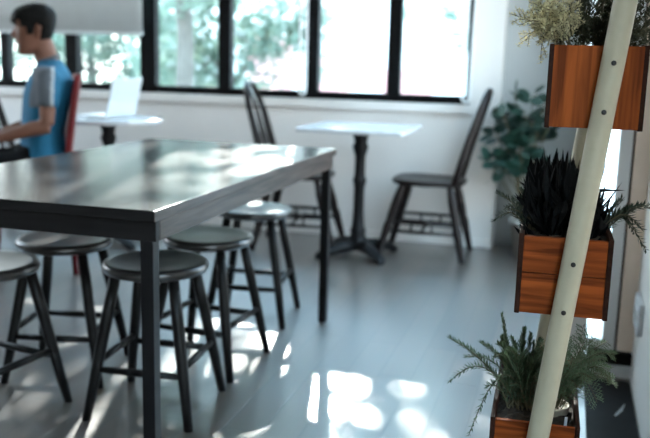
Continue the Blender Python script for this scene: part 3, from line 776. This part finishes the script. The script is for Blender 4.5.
blade(bl, Vector((.05, -.02, .085)), Vector((.9, 0, .12)), .072, .011, -.1)
ob('foliage', bl, M['black_leaf'], d_)
bs = bmesh.new()
for i in range(9):
    a = i*.7; tube(bs, path((.02*math.cos(a), .05*math.sin(a), -.012), (.045*math.cos(a), .11*math.sin(a), .09), .0), .003, 6)
ob('stems', bs, M['black_leaf'], d_)
r = plant('rosemary_plant', 'rosemary sprigs leaning out over the left edge of the middle planter', 'plant', (-.052, 1.70, .79))
sprigs(r, [((-.078, -.02, .018), .35), ((-.074, .0, .072), .12), ((-.050, -.02, .045), .2), ((-.045, .05, .055), .2), ((-.06, .05, .035), .3), ((-.03, .02, .08), .1)], M['needle_dark'], 84, .0160, .0021, base_r=.006, smr=.0018)
r = plant('rosemary_plant', 'rosemary sprigs arching right towards the wall from the middle planter', 'plant', (.072, 1.72, .79))
sprigs(r, [((.088, .02, .062), .12), ((.092, .0, -.025), .55), ((.062, .03, .045), .2), ((.080, -.02, .02), .4), ((.105, .05, .05), .2), ((.07, .04, .0), .5), ((.04, .02, .07), .1)], M['needle_dark'], 84, .0175, .0021, base_r=.006, smr=.0018)

# top box (soil z 1.14)
def bushy(root, cells, mleaf, leafL, leafW, nb, n_leaf, cap):
    bs, bl = bmesh.new(), bmesh.new()
    for tp, sg in cells:
        pts = path((rnd.uniform(-.02, .02), rnd.uniform(-.03, .03), 0), tp, sg, wob=.01)
        tube(bs, pts, [.0013*(1-.6*i/8) for i in range(9)], 5)
        for k in range(nb):
            q = .15+.84*k/nb; p, d = along(pts, q); a, b = frame_of(d); ph = k*2.4
            dd = (d*.8+(a*math.cos(ph)+b*math.sin(ph))*.8+Vector((0, 0, .15))).normalized(); L = rnd.uniform(.02, .045)*(1.1-.5*q)
            sp = [p, p+dd*L*.5, p+dd*L+Vector((0, 0, -.003))]
            tube(bs, sp, [.0006, .0005, .0003], 4)
            for j in range(n_leaf):
                pp, d2 = along(sp, .15+.84*j/n_leaf); a2, b2 = frame_of(d2); ph2 = j*2.4+k
                blade(bl, pp, d2*.5+(a2*math.cos(ph2)+b2*math.sin(ph2))*.8, leafL*rnd.uniform(.7, 1.25), leafW, .3)
    ob('stems', bs, M['stem'], root); ob('foliage', bl, mleaf, root)
p = plant('sunlit_cream_shrub', 'small-leaved cream plant, sunlight put into its leaf colour, spilling left from the top planter', 'plant', (-.015, 1.70, 1.14))
def around(n, f_): return [f_(i/n) for i in range(n)]
pc = [((-.100, .0, .068), .10), ((-.078, .03, .020), .35), ((-.045, -.03, -.012), .8), ((-.06, .02, .10), .05), ((-.03, -.02, .13), .03), ((-.07, .05, .075), .12), ((-.045, -.04, .05), .25), ((-.02, -.05, .07), .2),
      ((-.055, -.02, .035), .35), ((.0, -.05, .10), .1), ((-.04, .06, .13), .05), ((-.015, .0, .15), .02), ((-.065, .08, .11), .05), ((.01, -.03, .06), .25), ((-.035, -.05, .09), .1), ((-.05, .0, .07), .1), ((-.03, -.05, .025), .5), ((-.06, -.03, .06), .2)]
bushy(p, pc, M['sunlit_leaf'],   .0082, .0024, 18, 11, 0)
p = plant('fine_leaved_shrub', 'dark olive fine-leaved plant behind the pole of the top planter', 'plant', (.050, 1.76, 1.14))
pc = [((x, y, z), .05) for x, y, z in [(-.05, -.06, .10), (-.03, -.08, .06), (.0, -.08, .12), (.03, -.06, .13), (.06, -.05, .10), (.08, -.07, .05), (.10, -.03, .09), (.07, .02, .14), (.0, .05, .16), (-.06, .04, .14), (.09, .06, .12), (.11, -.05, .02), (-.02, -.04, .15), (.04, -.09, .07), (.05, .0, .17), (-.06, -.08, .04), (-.03, .0, .12), (.02, -.09, .04), (.06, -.08, .02), (-.05, -.02, .06), (.01, -.05, .08), (.115, .0, .06)]]
bushy(p, pc, M['olive_leaf'], .0095, .0026, 18, 11, 0)

# blurred round-leaved plant on the floor against the set-back wall
p = plant('potted_plant', 'green round-leaved potted plant against the pale wall behind the planters', 'plant', (-.185, 4.98, 0))
bm = bmesh.new(); lathe(bm, [(.001, 0), (.075, 0), (.10, .20), (.108, .20), (.108, .235), (.095, .235), (.092, .20), (.001, .20)], 28); ob('pot', bm, M['terracotta'], p, smooth=True)
bs, bl = bmesh.new(), bmesh.new(); rl = random.Random(11)
def round_leaf(bm, p, d, up, L):
    d = d.normalized(); a = d.cross(up).normalized(); nn = a.cross(d).normalized(); outl = []
    c = bm.verts.new(p+d*L*.5-nn*L*.06)
    for k in range(12):
        t_ = 2*PI*k/12; x = .5-.5*math.cos(t_); w = .44*math.sin(t_)*(1-.15*x)
        outl.append(bm.verts.new(p+d*L*x+a*L*w+nn*(-.10*L*x*x)))
    for k in range(12): bm.faces.new((c, outl[k], outl[(k+1) % 12]))
ends = [(-.19, -.05, .92), (-.12, .02, .93), (-.05, -.04, .86), (-.22, .03, .74), (-.235, -.03, .55), (-.19, -.06, .58), (-.02, .04, .95), (.05, -.05, .90), (-.10, -.08, .72), (.0, -.08, .68), (.08, .0, .78), (-.06, -.06, .60), (-.16, .05, .82), (.04, -.06, .58), (-.15, -.04, .66), (.02, .06, .75), (-.09, .04, .80), (-.01, -.09, .80)]
for e_ in ends:
    pts = path((rl.uniform(-.03, .03), rl.uniform(-.03, .03), .19), e_, .10, wob=.02, r=rl)
    tube(bs, pts, [.006*(1-.55*i/8) for i in range(9)], 6)
    for k in range(8):
        q = 1 if k == 0 else rl.uniform(.72, 1)
        pp, d = along(pts, min(q, .999))
        dd = Vector((rl.uniform(-1, 1), rl.uniform(-1, .6), rl.uniform(-.5, .7))).normalized()
        pe = pp+dd*rl.uniform(.01, .03); tube(bs, [pp, pe], .0016, 4)
        round_leaf(bl, pe, dd, Vector((rl.uniform(-.4, .4), rl.uniform(-.9, -.1), .8)).normalized(), rl.uniform(.065, .105))
ob('stems', bs, M['stem'], p); ob('foliage', bl, M['big_leaf'], p, smooth=True)

# ------------------------------------------------------------------ outside the window
GZ = -.25
struct(ob('ground_outside', boxes((-22, 14, 5.6, 32, GZ-.2, GZ)), M['paving']), 'pale paving outside the window')
def tree(label, loc, trunk_h, blobs, n, leaf, m, seed, branches=5):
    r_ = random.Random(seed)
    t_ = thing('tree', label, 'tree', (loc[0], loc[1], GZ), group='trees outside the window')
    bm = bmesh.new(); tube(bm, [(0, 0, 0), (.04, .02, trunk_h*.5), (-.02, 0, trunk_h), (.05, 0, trunk_h+1.2)], [.12, .10, .08, .03], 10)
    for c, rad in blobs:
        tube(bm, [(0, 0, trunk_h*.7), Vector((c[0]*.5, c[1]*.5, (trunk_h*.7+c[2]-GZ)/2+.2)), Vector((c[0], c[1], c[2]-GZ))], [.05, .03, .012], 6)
    ob('trunk', bm, M['bark'], t_, smooth=True)
    bm = bmesh.new(); vol = [rad[0]*rad[1]*rad[2] for c, rad in blobs]; tot = sum(vol)
    for (c, rad), v in zip(blobs, vol):
        k = int(n*v/tot)
        cl = [Vector((r_.gauss(0, .5), r_.gauss(0, .5), r_.gauss(0, .5))) for _ in range(max(4, k//28))]
        for i in range(k):
            q = r_.choice(cl)+Vector((r_.gauss(0, .13), r_.gauss(0, .13), r_.gauss(0, .13)))
            if q.length > 1.15: q *= 1.15/q.length
            pp = Vector((c[0]+q.x*rad[0], c[1]+q.y*rad[1], c[2]-GZ+q.z*rad[2]))
            if pp.z < .05: continue
            d = Vector((r_.uniform(-1, 1), r_.uniform(-1, 1), r_.uniform(-1, .6)))
            L = leaf*r_.uniform(.7, 1.3)
            blade(bm, pp, d, L, L*.30, r_.uniform(-.2, .3))
    ob('foliage', bm, m, t_)
TREES = True
# tall canopy the low sun shines through (its crown is above the view)
tree('tall tree whose leafy crown shades the left window panes', (-4.6, 9.6), 3.0, [((.9, 0, 3.3), (1.7, 1.1, 1.2)), ((2.6, .2, 3.3), (1.6, 1.1, 1.3)), ((-.6, 0, 2.9), (1.6, 1.0, 1.2)), ((4.0, .2, 3.6), (1.4, 1.0, 1.2)), ((-2.2, .1, 3.4), (1.5, 1.0, 1.3))], 19000, .115, M['tree_leaf'], 1)
tree('green tree seen through the pane left of the middle mullion', (-5.2, 12.3), 1.2, [((0, 0, 2.1), (1.7, 1.2, 1.3)), ((-.6, .3, 1.0), (1.3, 1.0, .8)), ((1.2, 0, 1.4), (.9, .9, .9))], 5200, .15, M['tree_leaf'], 2)
tree('pale green tree seen behind the laptop and the seated man', (-9.4, 15.4), 1.4, [((0, 0, 1.9), (2.0, 1.2, 1.3)), ((1.2, .2, .9), (1.4, 1.0, .8)), ((-1.5, .2, 1.2), (1.5, 1.0, 1.2))], 8000, .15, M['tree_leaf'], 3)
tree('small teal-green tree at the top of the two right panes', (-1.3, 15.0), 1.9, [((-.3, 0, 2.5), (1.5, 1.0, .7)), ((.9, .3, 3.0), (1.3, 1.0, .8)), ((-.9, .2, 1.7), (.6, .6, .5))], 1500, .16, M['tree_leaf2'], 5)
hs = thing('building', 'pale building with pink panels seen blurred through the right panes', 'building', (-2.2, 19, GZ))
bm = boxes((-7.5, 7, 0, 4, 0, 3.4)); ob('wall', bm, M['house'], hs)
ob('roof', boxes((-7.7, 7.2, -.3, 4.2, 3.4, 3.6)), M['house'], hs, bevel=.03)
for x0, x1, z0, z1, m in ((-5.2, -4.1, .4, 1.9, 'pink'), (-3.5, -2.7, .6, 1.4, 'pink'), (-1.9, -.8, .5, 1.2, 'pink'), (.6, 2.0, .4, 1.0, 'blue')):
    ob('panel', boxes((x0, x1, -.08, .0, z0, z1)), M[m], hs, bevel=.02)

# ------------------------------------------------------------------ light
w = bpy.data.worlds.new('sky'); SC.world = w; w.use_nodes = True
n = w.node_tree; bg = n.nodes['Background']; bg.inputs['Strength'].default_value = 19
tc = n.nodes.new('ShaderNodeTexCoord'); sx = n.nodes.new('ShaderNodeSeparateXYZ'); cr = n.nodes.new('ShaderNodeValToRGB')
n.links.new(tc.outputs['Generated'], sx.inputs['Vector']); n.links.new(sx.outputs['Z'], cr.inputs['Fac']); n.links.new(cr.outputs['Color'], bg.inputs['Color'])
cr.color_ramp.elements[0].color = (.40, .405, .405, 1); cr.color_ramp.elements[0].position = .12     # hazy white horizon, blue overhead
cr.color_ramp.elements[1].color = (.46, .74, 1.0, 1); cr.color_ramp.elements[1].position = .70
L = bpy.data.lights.new('sun', 'SUN'); L.energy = 26; L.angle = math.radians(.6); L.color = (1, .96, .90)
so = bpy.data.objects.new('sun', L); COL.objects.link(so)
az, el = math.radians(16.5), math.radians(24.5)      # the sun stands behind the window, a little to the left
dv = Vector((math.sin(az)*math.cos(el), -math.cos(az)*math.cos(el), -math.sin(el)))
so.rotation_euler = dv.to_track_quat('-Z', 'Y').to_euler(); so.location = (-4, 20, 9)

# ------------------------------------------------------------------ camera
cam = bpy.data.cameras.new('camera'); co = bpy.data.objects.new('camera', cam); COL.objects.link(co)
cam.sensor_width = 36; cam.lens = 843.2/650*36; cam.clip_start = .02
yaw, pit, rol = .277, .186, .026
fw = Vector((-math.sin(yaw)*math.cos(pit), math.cos(yaw)*math.cos(pit), -math.sin(pit)))
rt = Vector((math.cos(yaw), math.sin(yaw), 0)); up = rt.cross(fw)
r2 = rt*math.cos(rol)+up*math.sin(rol); u2 = up*math.cos(rol)-rt*math.sin(rol)
mw = Matrix((r2, u2, -fw)).transposed().to_4x4(); mw.translation = (0, 0, 1.114); co.matrix_world = mw
cam.dof.use_dof = True; cam.dof.focus_distance = 1.60; cam.dof.aperture_fstop = 3.3
SC.camera = co
SC.view_settings.view_transform = 'Standard'; SC.view_settings.look = 'None'; SC.view_settings.gamma = 1
SC.view_settings.use_curve_mapping = False
SC.view_settings.exposure = 0
SC.cycles.max_bounces = 8; SC.cycles.diffuse_bounces = 5; SC.cycles.transparent_max_bounces = 16
SC.cycles.caustics_reflective = False; SC.cycles.caustics_refractive = False
SC.cycles.use_denoising = True
SC.cycles.sample_clamp_indirect = 6
